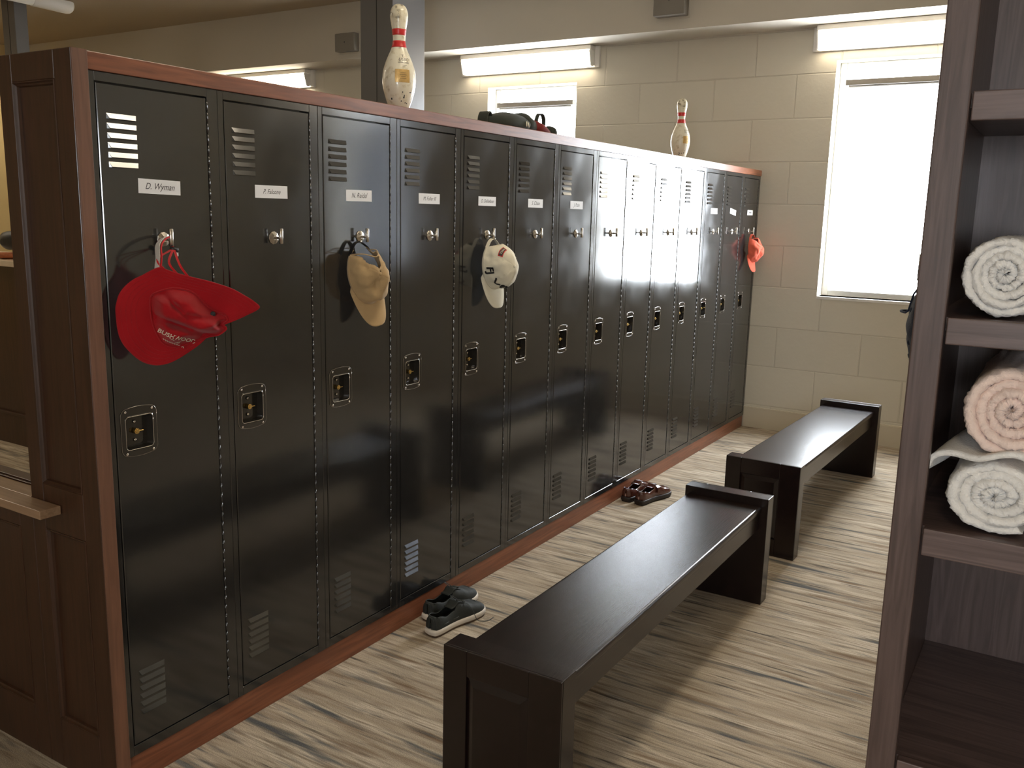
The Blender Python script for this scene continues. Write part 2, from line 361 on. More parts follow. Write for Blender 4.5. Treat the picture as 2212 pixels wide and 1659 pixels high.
for k in range(3):
    (x0, x1), (z0, z1) = WINX[k], WINZ[k]
    y = WL+0.13
    fr = MB().box(x0, x0+.045, y, y+.05, z0, z1).box(x1-.045, x1, y, y+.05, z0, z1).box(x0+.045, x1-.045, y, y+.05, z0, z0+.04).box(x0+.045, x1-.045, y, y+.05, z1-.05, z1)
    wn = struct('window_%d' % (k+1), fr, MT['white'], bevel=.004)
    MB().box(x0+.046, x1-.046, y+.02, y+.026, z0+.041, z1-.051).build('pane', MT['glass'], wn)
    MB().box(x0+.06, x1-.06, WL+.05, WL+.10, z1-.165, z1-.125).cyl((x0+.08, WL+.075, z1-.165), (x1-.08, WL+.075, z1-.165), .018).build('shade_header', MT['grey'], wn, bevel=.003)
    MB().box(x0-.0, x1+.0, WL-.012, WL+.13, z0-.022, z0).build('sill', MT['white'], wn, bevel=.004)
    if k == 2: MB().box(x0+.065, x1-.065, WL+.070, WL+.072, z0+.01, z1-.15).build('shade', MT['shade'], wn)

# ------------------------------------------------------------------ lockers
PITCH, DW, ZP, ZB, ZT, ZTOP = 0.3883, 0.327, 0.0896, 0.121, 1.881, 1.907
def rr(hw, hh, r, n=12, dome=0.0):
    pts = []
    for cxs, czs, a0 in ((1, 1, 0), (-1, 1, PI/2), (-1, -1, PI), (1, -1, 3*PI/2)):
        for i in range(n+1):
            a = a0+PI/2*i/n
            y = cxs*(hw-r)+r*math.cos(a); z = czs*(hh-r)+r*math.sin(a)
            pts.append((y, z))
    # extra points along top and bottom so that they can dome
    out = []
    for i, p in enumerate(pts):
        q = pts[(i+1) % len(pts)]; out.append(p)
        L_ = math.hypot(q[0]-p[0], q[1]-p[1])
        if L_ > hw:
            for t in range(1, 8): out.append((p[0]+(q[0]-p[0])*t/8, p[1]+(q[1]-p[1])*t/8))
    return [(y, z + (dome*(1-(y/hw)**2) if z > 0 else -dome*(1-(y/hw)**2)) * min(1, abs(z)/hh)**6) for y, z in out]
def louver(mb, y0, y1, zt, h=.0125, d=.0062):
    e = .005
    v = [(0, y0, zt), (0, y1, zt), (d, y1-e, zt-h), (d, y0+e, zt-h), (d-.0012, y1-e, zt-h-.0012), (d-.0012, y0+e, zt-h-.0012), (0, y1, zt-h-.001), (0, y0, zt-h-.001), (.0002, y0+e, zt-h*.9), (.0002, y1-e, zt-h*.9)]
    mb.add(v, [(0, 3, 2, 1), (3, 5, 4, 2), (0, 7, 5, 3), (1, 2, 4, 6), (5, 8, 9, 4), (7, 8, 5), (6, 4, 9)])
def locker_body(ys, ye):
    b = MB()
    b.box(-.293, -.0215, ys, ye, ZP, ZTOP)
    b.box(-.022, 0, ys, -.003, ZP, ZTOP); b.box(-.022, 0, DW+.003, ye, ZP, ZTOP)
    b.box(-.022, 0, -.003, DW+.003, ZP, ZB-.003); b.box(-.022, 0, -.003, DW+.003, ZT+.003, ZTOP)
    return b
CUY, CUZ = .067, 1.0055     # cup centre
def locker_door():
    b = MB(); c = .0018
    ys = [c, CUY-.043, CUY+.043, DW-c]; zs = [ZB+c, CUZ-.050, CUZ+.044, ZT-c]
    vs = [(0, y, z) for z in zs for y in ys]; fs = []
    for i in range(3):
        for j in range(3):
            if i == 1 and j == 1: continue
            fs.append((i*4+j, i*4+j+1, (i+1)*4+j+1, (i+1)*4+j))
    b.add(vs, fs)
    o1 = [(0, c, ZB+c), (0, DW-c, ZB+c), (0, DW-c, ZT-c), (0, c, ZT-c)]
    o2 = [(-c, 0, ZB), (-c, DW, ZB), (-c, DW, ZT), (-c, 0, ZT)]
    o3 = [(-.020, 0, ZB), (-.020, DW, ZB), (-.020, DW, ZT), (-.020, 0, ZT)]
    b.rings([o1, o2, o3], cap0=False, cap1=False, smooth=False)
    for z0 in (1.812, .3335):
        for k in range(6): louver(b, .024, .107, z0-.0232*k)
    # bmesh recalculation can flip open shells, so keep them consistent
    return b
def cup_mesh():
    b = MB()
    outer = rr(.054, .059, .013, dome=.008); inner = rr(.0415, .0445, .010, dome=0)
    def L(pts, x, s=1.0, dz=0): return [(x, CUY+y*s, CUZ+z*s+dz) for y, z in pts]
    b.rings([L(outer, 0), L(outer, .0016), L(inner, .0018, 1.06, -.003), L(inner, .0036, 1.02, -.003), L(inner, .0022, .98, -.003), L(inner, -.0205, .93, -.003)], cap0=False, cap1=True, smooth=False)
    return b
def make_locker():
    t = empty('locker', (0, 0, 0), 'x', 'locker')
    locker_body(-.022, PITCH-.0228).build('body', MT['locker'], t, bevel=.0012, seg=1)
    d = locker_door().build('door', MT['locker'], t)
    h = MB()
    n = 60
    for k in range(n):
        z0 = ZB+.004+(ZT-ZB-.008)*k/n; z1 = ZB+.004+(ZT-ZB-.008)*(k+1)/n-.0022
        h.cyl((.0004, DW+.0015, z0), (.0004, DW+.0015, z1), .0026, 8)
    h.cyl((.0002, DW+.0015, ZB+.004), (.0002, DW+.0015, ZT-.004), .0017, 6)
    h.build('hinge', MT['locker'], d)
    c = cup_mesh().build('latch_cup', MT['cup'], t)
    inner = rr(.0415, .0445, .010, dome=0); ip = [(.0030, CUY+y*1.0, CUZ-.003+z*1.0) for y, z in inner]
    MB().tube(ip+[ip[0]], .00085, 8).build('lip', MT['nickel'], c)
    op = [(.0012, CUY+y, CUZ+z) for y, z in rr(.054, .059, .013, dome=.008)]
    MB().tube(op+[op[0]], .0006, 6).build('rim', MT['steel'], c)
    for sy in (-1, 1):
        for sz in (-1, 1):
            y, z = CUY+sy*.040, CUZ+sz*.0575 - (.002 if sz > 0 else 0.0)
            MB().lathe([(.0036, 0), (.0034, .0012), (.0015, .002), (.0013, .0012), (.0001, .0012)], 14).build('screw', MT['nickel'], c).matrix_local = Matrix.Translation((.0016, y, z)) @ Matrix.Rotation(PI/2, 4, 'Y')
    for dz in (.022, -.028):
        MB().lathe([(.0050, 0), (.0046, .003), (.0025, .0048), (.0001, .005)], 16).build('stud', MT['nickel'], c).matrix_local = Matrix.Translation((-.0203, CUY, CUZ+dz)) @ Matrix.Rotation(PI/2, 4, 'Y')
    lk = MB().cyl((-.0205, CUY, CUZ-.003), (-.008, CUY, CUZ-.003), .0078, 20).cyl((-.008, CUY, CUZ-.003), (-.006, CUY, CUZ-.003), .0052, 20)
    lk.box(-.010, -.0075, CUY, CUY+.019, CUZ-.0045, CUZ-.0015)
    lk.build('latch', MT['brass'], c, bevel=.0004, seg=1)
    hk = MB()
    yh, zh = .170, 1.505
    hk.cyl((0, yh, zh), (.003, yh, zh), .0195, 10, smooth=False); hk.cyl((.003, yh, zh), (.0085, yh, zh), .0195, 10, .0075, smooth=False)
    hk.cyl((.006, yh, zh), (.031, yh, zh), .0040, 14)
    hk.cyl((.033, yh, zh-.017), (.033, yh, zh+.028), .0058, 20)
    hk.build('coat_hook', MT['nickel'], t, bevel=.0006, seg=1)
    return t
proto = make_locker()
LAB = ['first black steel locker beside the wooden end panel, red hat on its hook',
 'black steel locker between the red hat locker and the tan cap locker, hook empty',
 'black steel locker with the tan cap hanging on its hook',
 'black steel locker between the tan cap locker and the white cap locker, hook empty',
 'black steel locker with the white golf cap hanging on its hook',
 'black steel locker immediately right of the one holding the white cap',
 'black steel locker just left of the bright window reflection, with a white name card',
 'leftmost of the four lockers washed out by the window reflection',
 'second from left of the four lockers washed out by the window reflection',
 'third from left of the four lockers washed out by the window reflection',
 'rightmost of the four lockers washed out by the window reflection',
 'black steel locker directly right of the window reflection, with a white name card',
 'second to last black steel locker, its white name card stuck on crooked',
 'last black steel locker against the cream block wall, coral cap on its hook']
NAMES = {0: 'D. Wyman', 1: 'P. Falcone', 2: 'N. Reidel', 3: 'M. Fuller III', 4: 'D. DeStefano', 5: 'S. Chase', 6: 'J. Fazio', 11: 'T. Ross', 12: 'B. Hill', 13: 'R. Long'}
SEEN = {0, 1, 2, 3, 4, 5, 6}
LKS = [proto] + [copy_tree(proto) for i in range(13)]
for i, lk in enumerate(LKS):
    lk.location = (0, i*PITCH, 0)
    tag(lk, LAB[i], 'locker', 'row of fourteen black steel lockers')
    if i in NAMES:
        tilt = {0: -.02, 2: .01, 12: -.12}.get(i, 0)
        cd = MB().box(.0003, .0009, -.064, .064, -.0185, .0185).build('name_card', MT['card'], lk)
        cd.location = (0, .167, 1.6395); cd.rotation_euler = (tilt, 0, 0)
        if i in SEEN:
            vs, fs = text_pts(NAMES[i], .0235 if len(NAMES[i]) < 10 else .0195, .38)
            mbt = MB(); mbt.add([(.0011, x*.86, y) for x, y in vs], fs); mbt.build('lettering', MT['ink'], cd)
        else:
            mbt = MB()
            for q in range(5): mbt.box(.0009, .0011, -.03+q*.012, -.022+q*.012, -.004, .004)
            mbt.build('lettering', MT['ink'], cd)
LEND = 13*PITCH+PITCH-.0228
tp = MB().box(-.30, .004, -.022, WL, ZTOP+.0005, 1.950)
tag(tp.build('wooden_cornice', MT['cherry'], bevel=.002), 'reddish cherry wood cornice running along the whole locker row', 'cornice')
tag(MB().box(-.30, -.004, -.022, WL-.02, 0, ZP-.0005).build('locker_plinth', MT['cherry'], bevel=.002), 'reddish wood plinth along the carpet under the lockers', 'plinth')
# end panel (two recessed fields) with the low wall going on to the left
ep = empty('end_panel', (0, -.063, 0), 'tall dark wood end panel with moulded recessed fields closing the locker row', 'wood panel')
Y0, Y1 = -.063, -.0225
fy0, fy1 = 0.0, .0405
b = MB()
xa, xb, xc, xd = -.303, -.245, -.066, .004
b.box(xa, xb, fy0, fy1, 0, 1.951).box(xc, xd, fy0, fy1, 0, 1.951).box(xb, xc, fy0, fy1, 1.884, 1.951).box(xb, xc, fy0, fy1, .72, .848).box(xb, xc, fy0, fy1, 0, .153)
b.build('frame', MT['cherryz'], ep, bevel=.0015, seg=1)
MB().box(xd+.0002, xd+.005, fy0, fy1, 0, 1.951).build('lit_edge_board', wood('cherry_edge_lit', (.13, .058, .032), (.19, .085, .048), .5, 'z', 0, gb=.02), ep, bevel=.001, seg=1)  # same wood as the frame, coloured lighter for light falling on this edge
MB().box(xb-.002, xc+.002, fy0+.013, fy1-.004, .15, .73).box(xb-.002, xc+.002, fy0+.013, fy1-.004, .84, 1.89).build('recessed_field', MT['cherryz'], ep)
def moulding(x0, x1, z0, z1, wd=.012, dp=.013):
    m = MB()
    def R(i, y): return [(x0+i, y, z0+i), (x1-i, y, z0+i), (x1-i, y, z1-i), (x0+i, y, z1-i)]
    m.rings([R(0, dp), R(0, .000), R(.003, -.0015), R(.006, .003), R(wd*.8, .006), R(wd, dp)], cap0=False, cap1=False, smooth=False)
    return m
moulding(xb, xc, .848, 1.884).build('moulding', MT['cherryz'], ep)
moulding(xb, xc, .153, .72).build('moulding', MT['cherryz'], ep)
lw = empty('low_partition', (-.303, -.063, 0), 'dark panelled low wall left of the end panel, with a ledge on top', 'partition')
b = MB(); wl = -1.9
b.box(-.37+.303, -.001, 0, .06, 0, .775)
for k in range(4):
    a = -.067-.42*k; b.box(a-.36, a, 0, .06, 0, .153).box(a-.36, a, 0, .06, .70, .775).box(a-.42, a-.36, 0, .06, 0, .775)
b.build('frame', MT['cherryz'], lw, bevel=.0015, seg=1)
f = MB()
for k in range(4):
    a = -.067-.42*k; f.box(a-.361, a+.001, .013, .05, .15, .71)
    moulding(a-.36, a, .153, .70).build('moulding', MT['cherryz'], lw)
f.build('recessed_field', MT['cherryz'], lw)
led = MB().box(-1.75, .137, -.060, -.001, .776, .800).box(-1.75, -.0005, -.002, .056, .776, .800)
led.build('ledge', wood('ledge_wood', (.26, .16, .09), (.36, .23, .14), .4, 'x', .1), lw, bevel=.002)
lip = MB().box(-1.75, -.001, .058, .066, .70, .803).box(-1.75, -.001, .068, .100, .775, .806).box(-1.75, -.001, .102, .118, .775, .801)
lip.build('back_rail', MT['cherryz'], lw, bevel=.001)

# far counter with light top, seen past the end panel
vc = empty('counter', (-4.5, 1.83, 0), 'dark wood counter with a beige top at the left edge behind the end panel', 'counter')
MB().box(-2.5, 1.6, .02, .5, 0, 1.185).box(-2.5, 1.6, 0, .02, 0, .20).box(-2.5, 1.6, -.004, .02, .20, .215).build('base', MT['cherryz'], vc, bevel=.002)
MB().box(-2.55, 1.65, -.03, .55, 1.185, 1.225).build('counter_top', MT['stone'], vc, bevel=.004)

# ------------------------------------------------------------------ columns, beam boxes, pipe
def column(x0, x1, y0, y1, label):
    t = empty('column', ((x0+x1)/2, (y0+y1)/2, 0), label, 'column'); hx, hy = (x1-x0)/2, (y1-y0)/2
    m = MB().box(-hx, hx, -hy, hy, 0, ZC-.002); m.build('shaft', MT['column'], t, bevel=.004)
    MB().box(-.0, .006, -hy-.002, -hy+.001, 0, ZC-.002).build('seam', MT['black'], t)
    MB().box(-hx-.03, hx+.03, -hy-.03, hy+.03, 0, .012).build('base_plate', MT['column'], t)
column(-2.66, -2.354, 4.0, 4.384, 'dark grey steel column behind the lockers and the near bowling pin')
column(-6.50, -6.30, 3.5, 3.62, 'dark grey column at the far left behind the end panel')
def jbox(x0, x1, z0, z1, d, label, cat, name):
    t = empty(name, ((x0+x1)/2, 5.06, z0), label, cat); h = (x1-x0)/2
    MB().box(-h, h, -d, -.003, 0, z1-z0).build('housing', MT['grey'], t, bevel=.006)
    MB().box(-h-.012, h+.012, -.006, 0, -.012, z1-z0+.012).build('back_plate', MT['beam'], t, bevel=.002)
    MB().cyl((0, -d-.002, (z1-z0)/2), (0, -d, (z1-z0)/2), .006, 12).build('indicator', MT['black'], t)
jbox(-3.83, -3.60, 2.985, 3.14, .07, 'small grey box on the beam just left of the steel column', 'wall box', 'junction_box')
jbox(-.74, -.50, 3.015, 3.22, .09, 'grey boxy speaker on the beam at the top centre of the photo', 'speaker', 'wall_speaker')
pp = empty('pipe', (-6.43, 4.12, 3.27), 'white pipe end with a coupling under the ceiling at top left', 'pipe')
MB().tube([(0, -2.5, 0.02), (0, -.35, 0.02)], .062, 24).build('run', MT['white'], pp)
cp = MB(); R = []
for y, r in ((-.36, .06), (-.355, .068), (-.03, .072), (.0, .066), (.02, .05), (.03, .02)):
    R.append([(r*math.cos(2*PI*j/24), y, .02+r*math.sin(2*PI*j/24)) for j in range(24)])
cp.rings(R).build('end_cap', MT['white'], pp)
pp.location = (-6.12, 3.92, 3.36)

# ------------------------------------------------------------------ lamps
def wall_lamp(x0, x1, label):
    t = empty('wall_light', ((x0+x1)/2, WL, 2.77), label, 'light fixture', 'long wall lamps above the windows'); h = (x1-x0)/2
    MB().box(-h-.05, h+.05, -.030, 0, -.005, .158).box(-h-.012, h+.012, -.112, -.028, .122, .158).build('housing', MT['white'], t, bevel=.004)
    L_ = [[(x, -.029, .015), (x, -.060, .000), (x, -.080, .006), (x, -.112, .112), (x, -.106, .119), (x, -.029, .120)] for x in (-h, h)]
    MB().rings(L_, smooth=False).build('lens', MT['lens'], t, bevel=.004)
    for s in (-1, 1):
        E_ = [[(s*(h+.001), y, z) for y, z in ((-.029, .012), (-.061, -.002), (-.083, .004), (-.115, .112), (-.110, .121), (-.029, .121))], [(s*(h+.010), y, z) for y, z in ((-.029, .012), (-.061, -.002), (-.083, .004), (-.115, .112), (-.110, .121), (-.029, .121))]]
        MB().rings(E_, smooth=False).build('end_cap', MT['white'], t)
wall_lamp(-8.8, -7.55, 'long lit lamp at the far left end of the window wall')
wall_lamp(-5.78, -4.53, 'lit long wall lamp whose end shows above the second locker')
wall_lamp(-2.66, -1.42, 'lit long wall lamp over the window behind the dark bag')
wall_lamp(.36, 1.60, 'lit long wall lamp over the big bright window at right')
wall_lamp(3.38, 4.62, 'lit long wall lamp over the shaded window beyond the cabinet')
def ceil_lamp(x, y, label, along='y'):
    t = empty('ceiling_light', (x, y, ZC), label, 'light fixture', 'ceiling lamps', 0 if along == 'y' else PI/2)
    MB().box(-.15, .15, -.62, .62, -.035, 0).build('housing', MT['white'], t, bevel=.004)
    MB().rings([[(-.13, y_, -.036), (-.10, y_, -.085), (.10, y_, -.085), (.13, y_, -.036)] for y_ in (-.60, .60)], smooth=False).build('lens', MT['lensc'], t, bevel=.004)
for x, y, l in ((1.05, 1.35, 'lit ceiling lamp over the benches above the frame'), (2.4, -2.9, 'lit ceiling lamp behind the camera'),
                (-4.6, .6, 'lit ceiling lamp over the aisle behind the lockers'), (-7.3, 1.2, 'lit ceiling lamp near the yellow wall')):
    ceil_lamp(x, y, l)

# ------------------------------------------------------------------ benches
def bench(name, loc, rz, L_, label):
    t = empty(name, loc, label, 'bench', 'dark wood benches', rz)
    hw = .180; th = .078
    MB().box(-hw+.010, hw-.026, th-.002, L_-th+.002, .398, .428).build('seat', MT['espresso'], t, bevel=.011, seg=9)
    MB().box(hw-.062, hw-.034, th, L_-th, .325, .402).build('apron', MT['espresso'], t, bevel=.002)
    MB().box(-hw+.018, -hw+.046, th, L_-th, .325, .402).build('apron', MT['espresso'], t, bevel=.002)
    for s in (0, 1):
        y0 = 0 if s == 0 else L_; d = 1 if s == 0 else -1
        e = MB(); g = .008
        def bb(m, x0, x1, a, c, z0, z1): m.box(x0, x1, min(y0+d*a, y0+d*c), max(y0+d*a, y0+d*c), z0, z1)
        bb(e, -hw, hw, g, th, 0, .461); bb(e, -hw, -hw+.075, 0, g, 0, .461); bb(e, hw-.095, hw, 0, g, 0, .461)
        bb(e, -hw+.075, hw-.095, 0, g, .388, .461); bb(e, -hw+.075, hw-.095, 0, g, 0, .085)
        eo = e.build('end_panel', MT['espresso'], t, bevel=.002)
        x0, x1, z0, z1 = -hw+.078, hw-.098, .088, .385
        q = lambda i, y: [(x0+i, y0+d*y, z0+i), (x1-i, y0+d*y, z0+i), (x1-i, y0+d*y, z1-i), (x0+i, y0+d*y, z1-i)]
        MB().rings([q(0, g+.001), q(0, g-.002), q(.020, -.002)], cap0=False, smooth=False).build('raised_field', MT['espresso'], eo)
    return t
bench('bench', (.9225, .422, 0), 0, 1.845, 'nearest dark espresso wood bench with thick panelled ends')
bench('bench', (.905, 2.775, 0), -.026, 1.80, 'farther dark espresso wood bench standing by the cream block wall')

# ------------------------------------------------------------------ towel cabinet on the right
CY = -.10
cb = empty('towel_cabinet', (2.4, CY, 0), 'tall open brown wood cabinet at the right edge holding rolled towels', 'cabinet')
X0, X1, D = 1.878-2.4, .62, .44
MB().box(X0, X0+.020, .018, D, 0, 2.35).build('side_panel', MT['walnut'], cb, bevel=.002)
MB().box(X1-.020, X1, .018, D, 0, 2.35).build('side_panel', MT['walnut'], cb, bevel=.002)
MB().box(X0, X0+.038, 0, .018, 0, 2.35).build('face_stile', MT['walnut'], cb, bevel=.002)
MB().box(X1-.038, X1, 0, .018, 0, 2.35).build('face_stile', MT['walnut'], cb, bevel=.002)
MB().box(X0, X1, D, D+.012, 0, 2.35).build('back_panel', MT['walnut'], cb)
MB().box(X0, X1, 0, D+.012, 2.351, 2.385).build('top', MT['walnutx'], cb, bevel=.002)
for zt, th in ((1.757, .036), (1.474, .035), (1.186, .038), (.838, .036), (.40, .036), (.10, .036)):
    sh = MB().box(X0+.0205, X1-.0205, .020, D-.001, zt-.019, zt-.001).build('shelf', MT['walnutx'], cb)
    MB().box(X0+.0405, X1-.0385, .003, .0198, zt-th, zt).build('front_edge', MT['walnutx'], sh, bevel=.0015)
def towel(name, x, z, r, mat, label, turns=5.0, sq=1.0, ph=0.0, length=.30, flap=False):
    t = empty(name, (x, CY, z), label, 'towel')
    m = MB(); nth = 460; rows = []
    pitch = (r-.006)/turns; th = pitch*1.16
    ys = [0, .004, .012, .03, .06, .10, .15, .20, .25, .28, .296, .30]
    for i in range(nth+1):
        a = turns*2*PI*i/nth; rc = .006+pitch*a/(2*PI)-pitch*.5
        w = 1+.05*math.sin(3*a*.37+ph)+.03*math.sin(a*1.9+ph*2)
        rc = max(.002, rc)*w*.95
        ring = []
        for (y, k) in [(y, 1) for y in ys] + [(y, -1) for y in reversed(ys)]:
            edge = min(1, (min(y, length-y)+.002)/.010)**.5
            rr_ = rc + k*th/2*edge + .0022*noise.noise(Vector((a*4, y*60, ph+k))) + random.uniform(-.0011, .0011)
            yy = y + .004*math.sin(a*1.3+ph) + .004*noise.noise(Vector((a*2, ph, 0))) + .003*noise.noise(Vector((a*9, ph, 3))) + random.uniform(-.0008, .0008)
            ring.append((rr_*math.cos(a+ph)*(1/sq if sq < 1 else 1), yy+.025, rr_*math.sin(a+ph)*sq))
        rows.append(ring)
    m.rings(rows).build('roll', mat, t)
    if flap:
        g = []
        for i in range(26):
            u = i/25; row = []
            for j in range(20):
                v = j/19
                ang = 1.0+1.85*u
                R_ = r*1.06+.006*math.sin(9*u+3*v)+.012*(u**2)*(1-v)
                row.append((R_*math.cos(ang)*1.12-.004, -.004+.02+.20*v-.010*math.sin(5*u), R_*math.sin(ang)*sq*1.03+.002+.004*math.sin(7*u+2)))
            g.append(row)
        MB().grid(g).build('loose_flap', mat, t, solid=.007)
    return t
towel('rolled_towel', 1.976, 1.474+.0585, .0580, MT['towel'], 'rolled white towel alone on the upper shelf', 5.0, ph=.6)
towel('rolled_towel', 2.004, 1.186+.1075+.063, .0655, MT['towelp'], 'rolled pale pink towel lying on top of the white towel', 4.6, ph=2.2)
towel('rolled_towel', 1.998, 1.186+.0545, .060, MT['towel'], 'crumpled rolled white towel under the pink one on the lower shelf', 4.2, sq=.87, ph=4.0, flap=True)

# ------------------------------------------------------------------ caps
def cap(name, mat, label, R_, t, visor_len=.072, a=.076, bb_=.092, h=.118, arch=.036, archh=.05, fold=0.0, strapmat=None, noise_amp=.004, seed=0, squash=1.0, group='caps on hooks'):
    """soft cap: local x sideways, y towards the visor, z towards the crown"""
    e = empty(name, t, label, 'cap', group); e.rotation_mode = 'QUATERNION'; e.rotation_quaternion = R_.to_quaternion()
    NA, NR = 96, 26
    def P(th, ph):
        c = math.cos(ph)**.72 if ph < PI/2-1e-6 else 0; s = math.sin(ph)
        x = a*squash*math.cos(th)*c; y = bb_*math.sin(th)*c; z = h*s
        seam = 1-.010*sum(math.exp(-((((th-k*PI/3-PI/6+PI) % (2*PI))-PI)/.05)**2) for k in range(6))*min(1, c*3)
        n1 = noise.noise(Vector((x*22+seed, y*22, z*22)))*noise_amp*1.6 + noise.noise(Vector((x*45, y*45+seed, z*45)))*noise_amp*.6
        q = Vector((x*seam, y*seam, z*seam)); nrm = Vector((x/a**2, y/bb_**2, z/h**2+1e-6)).normalized()
        q += nrm*n1*min(1, s*3)
        if fold:   # dent of a collapsed crown
            d = (q-Vector((.02, .035, h*.9))).length; q -= nrm*fold*math.exp(-(d/.045)**2)
            d2 = (q-Vector((-.0, -.055, h*.75))).length; q -= nrm*fold*1.2*math.exp(-(d2/.035)**2)
        return q
    m = MB(); vs = []; fs = []
    for i in range(NR+1):
        ph = PI/2*(i/NR)
        for j in range(NA): vs.append(P(2*PI*j/NA, ph))
    for i in range(NR):
        for j in range(NA):
            k = (j+1) % NA; f_ = (i*NA+j, i*NA+k, (i+1)*NA+k, (i+1)*NA+j)
            c = sum((vs[q] for q in f_), Vector())/4
            if c.y < 0 and abs(c.x) < arch and c.z < archh*math.sqrt(max(0, 1-(c.x/arch)**2)): continue
            fs.append(f_)
    m.add(vs, fs, True); cr = m.build('crown', mat, e, solid=.0022)
    MB().lathe([(.0065, 0), (.006, .003), (.003, .0045), (.0001, .005)], 16).build('button', mat, e, loc=tuple(P(0, PI/2)))
    # sweatband seam and arch piping
    pts = [P(2*PI*j/96, .09)*1.01 for j in range(-18, 67)]
    MB().tube(pts, .0013, 6).build('band_stitch', mat, e)
    pa = [(-arch*math.cos(PI*k/20), None, archh*math.sin(PI*k/20)) for k in range(21)]
    pa = [Vector((x, -bb_*math.sqrt(max(.01, 1-(x/(a*squash))**2))*(math.sqrt(max(.02, 1-(z/h)**2)))**.72, z)) for x, _, z in pa]
    MB().tube(pa, .0018, 6).build('arch_binding', mat, e)
    # visor
    m = MB(); rows = []
    for i in range(15):
        u = i/14; row = []
        for j in range(37):
            th = math.radians(166-152*j/36); base = Vector((a*squash*math.cos(th)*.99, bb_*math.sin(th)*.99, 0))
            t_ = abs(base.x)/(a*squash*math.cos(math.radians(14))); y0 = bb_*math.sin(math.radians(14))
            yo = y0+(bb_+visor_len-y0)*max(0, 1-t_**3.0)**.62
            y = base.y+(max(base.y, yo)-base.y)*u
            z = -.024*(base.x/a)**2*(.2+u) + .012*u
            row.append((base.x*(1+.03*u), y, z+.004))
        rows.append(row)
    m.grid(rows).build('visor', mat, e, solid=.0032)
    # adjusting strap over the opening
    st = []
    for k in range(13):
        x = -arch*1.05+2.1*arch*k/12
        st.append((x, -bb_*math.sqrt(max(.02, 1-(x/(a*squash))**2))-.016*math.sin(PI*k/12), .006))
    MB().ribbon(st, (0, .2, 1), .016, .0016).build('strap', strapmat or mat, e)
    MB().box(-.011, -.004, -bb_-.018, -bb_-.012, -.004, .016).build('buckle', MT['nickel'], e, bevel=.001)
    # eyelets
    for th in (30, 90, 150, 210, 330):
        c = P(math.radians(th), .98); nrm = Vector((c.x/a**2, c.y/bb_**2, c.z/h**2)).normalized()
        ring = []
        ax = nrm.orthogonal().normalized(); bx = nrm.cross(ax)
        MB().tube([c+nrm*.002+ax*(.0033*math.cos(2*PI*k/12))+bx*(.0033*math.sin(2*PI*k/12)) for k in range(13)], .0010, 6).build('eyelet', mat, e)
    return e, P
def basis(lat, fwd, up): return Matrix((lat, fwd, up)).transposed()
def hang(yaw=0.0, tilt=0.0, lean=0.0):
    """crown pointing away from the locker door, visor down; yaw turns about z, tilt tips about y, lean turns in the door plane"""
    B = basis((0, -1, 0), (0, 0, -1), (1, 0, 0))
    return Matrix.Rotation(yaw, 3, 'Z') @ Matrix.Rotation(tilt, 3, 'Y') @ Matrix.Rotation(lean, 3, 'X') @ B
def on_cap(e, P, verts, faces, th0, ph0, sx, sy, rot, name, mat, off=.003):
    """put flat lettering (x, y) on the crown surface round direction (th0, ph0)"""
    m = MB(); c, s = math.cos(rot), math.sin(rot); vs = []
    p0 = P(th0, ph0); dth = (P(th0+.02, ph0)-p0).length/.02; dph = (P(th0, ph0+.02)-p0).length/.02
    for x, y in verts:
        X = (x*c-y*s)*sx; Y = (x*s+y*c)*sy
        th = th0+X/dth; ph = max(0, ph0+Y/dph); q = P(th, ph)
        q1 = P(th+.02, ph)-q; q2 = P(th, ph+.02)-q; nn = q1.cross(q2).normalized(); vs.append(q+nn*off)
    m.add(vs, faces); return m.build(name, mat, e)
def quadgrid(w_, h_, n=10):
    vs = [(-w_/2+w_*i/n, -h_/2+h_*j/n) for j in range(n+1) for i in range(n+1)]
    fs = [(j*(n+1)+i, j*(n+1)+i+1, (j+1)*(n+1)+i+1, (j+1)*(n+1)+i) for j in range(n) for i in range(n)]
    return vs, fs
# khaki cap on locker three
hy = 2*PITCH+.170
kc, KP = cap('cap', MT['khaki'], 'tan cotton cap hanging from the third locker hook', hang(yaw=-.22, tilt=-.12, lean=.20), (.036, hy-.02, 1.378), fold=.028, h=.100, a=.070, squash=.95, arch=.040, archh=.088, strapmat=MT['black'], noise_amp=.006, seed=3, bb_=.097, visor_len=.078)
# white cap on locker five
hy = 4*PITCH+.170
wc, WP = cap('cap', MT['offwhite'], 'off white golf cap with black and red embroidery on the fifth locker hook', hang(yaw=-.12, tilt=-.05, lean=.08), (.036, hy-.004, 1.380), a=.070, h=.108, noise_amp=.005, seed=9, bb_=.094, visor_len=.078)
v, f_ = text_pts('FJ', .042, 0, .0016); on_cap(wc, WP, v, f_, .12, .36, 1, 1, 0, 'side_logo', MT['black'])
v, f_ = quadgrid(.050, .022); on_cap(wc, WP, v, f_, -PI/2+.55, .80, 1, 1, PI, 'back_patch', MT['red_band'], .0025)
v, f_ = quadgrid(.044, .016); on_cap(wc, WP, v, f_, -PI/2+.55, .80, 1, 1, PI, 'patch_field', plain('patch_black', (.06, .05, .045), .8), .003)
v, f_ = text_pts('Titleist', .013, .3); on_cap(wc, WP, v, f_, -PI/2+.55, .80, 1, 1, PI, 'patch_lettering', MT['offwhite'], .0035)
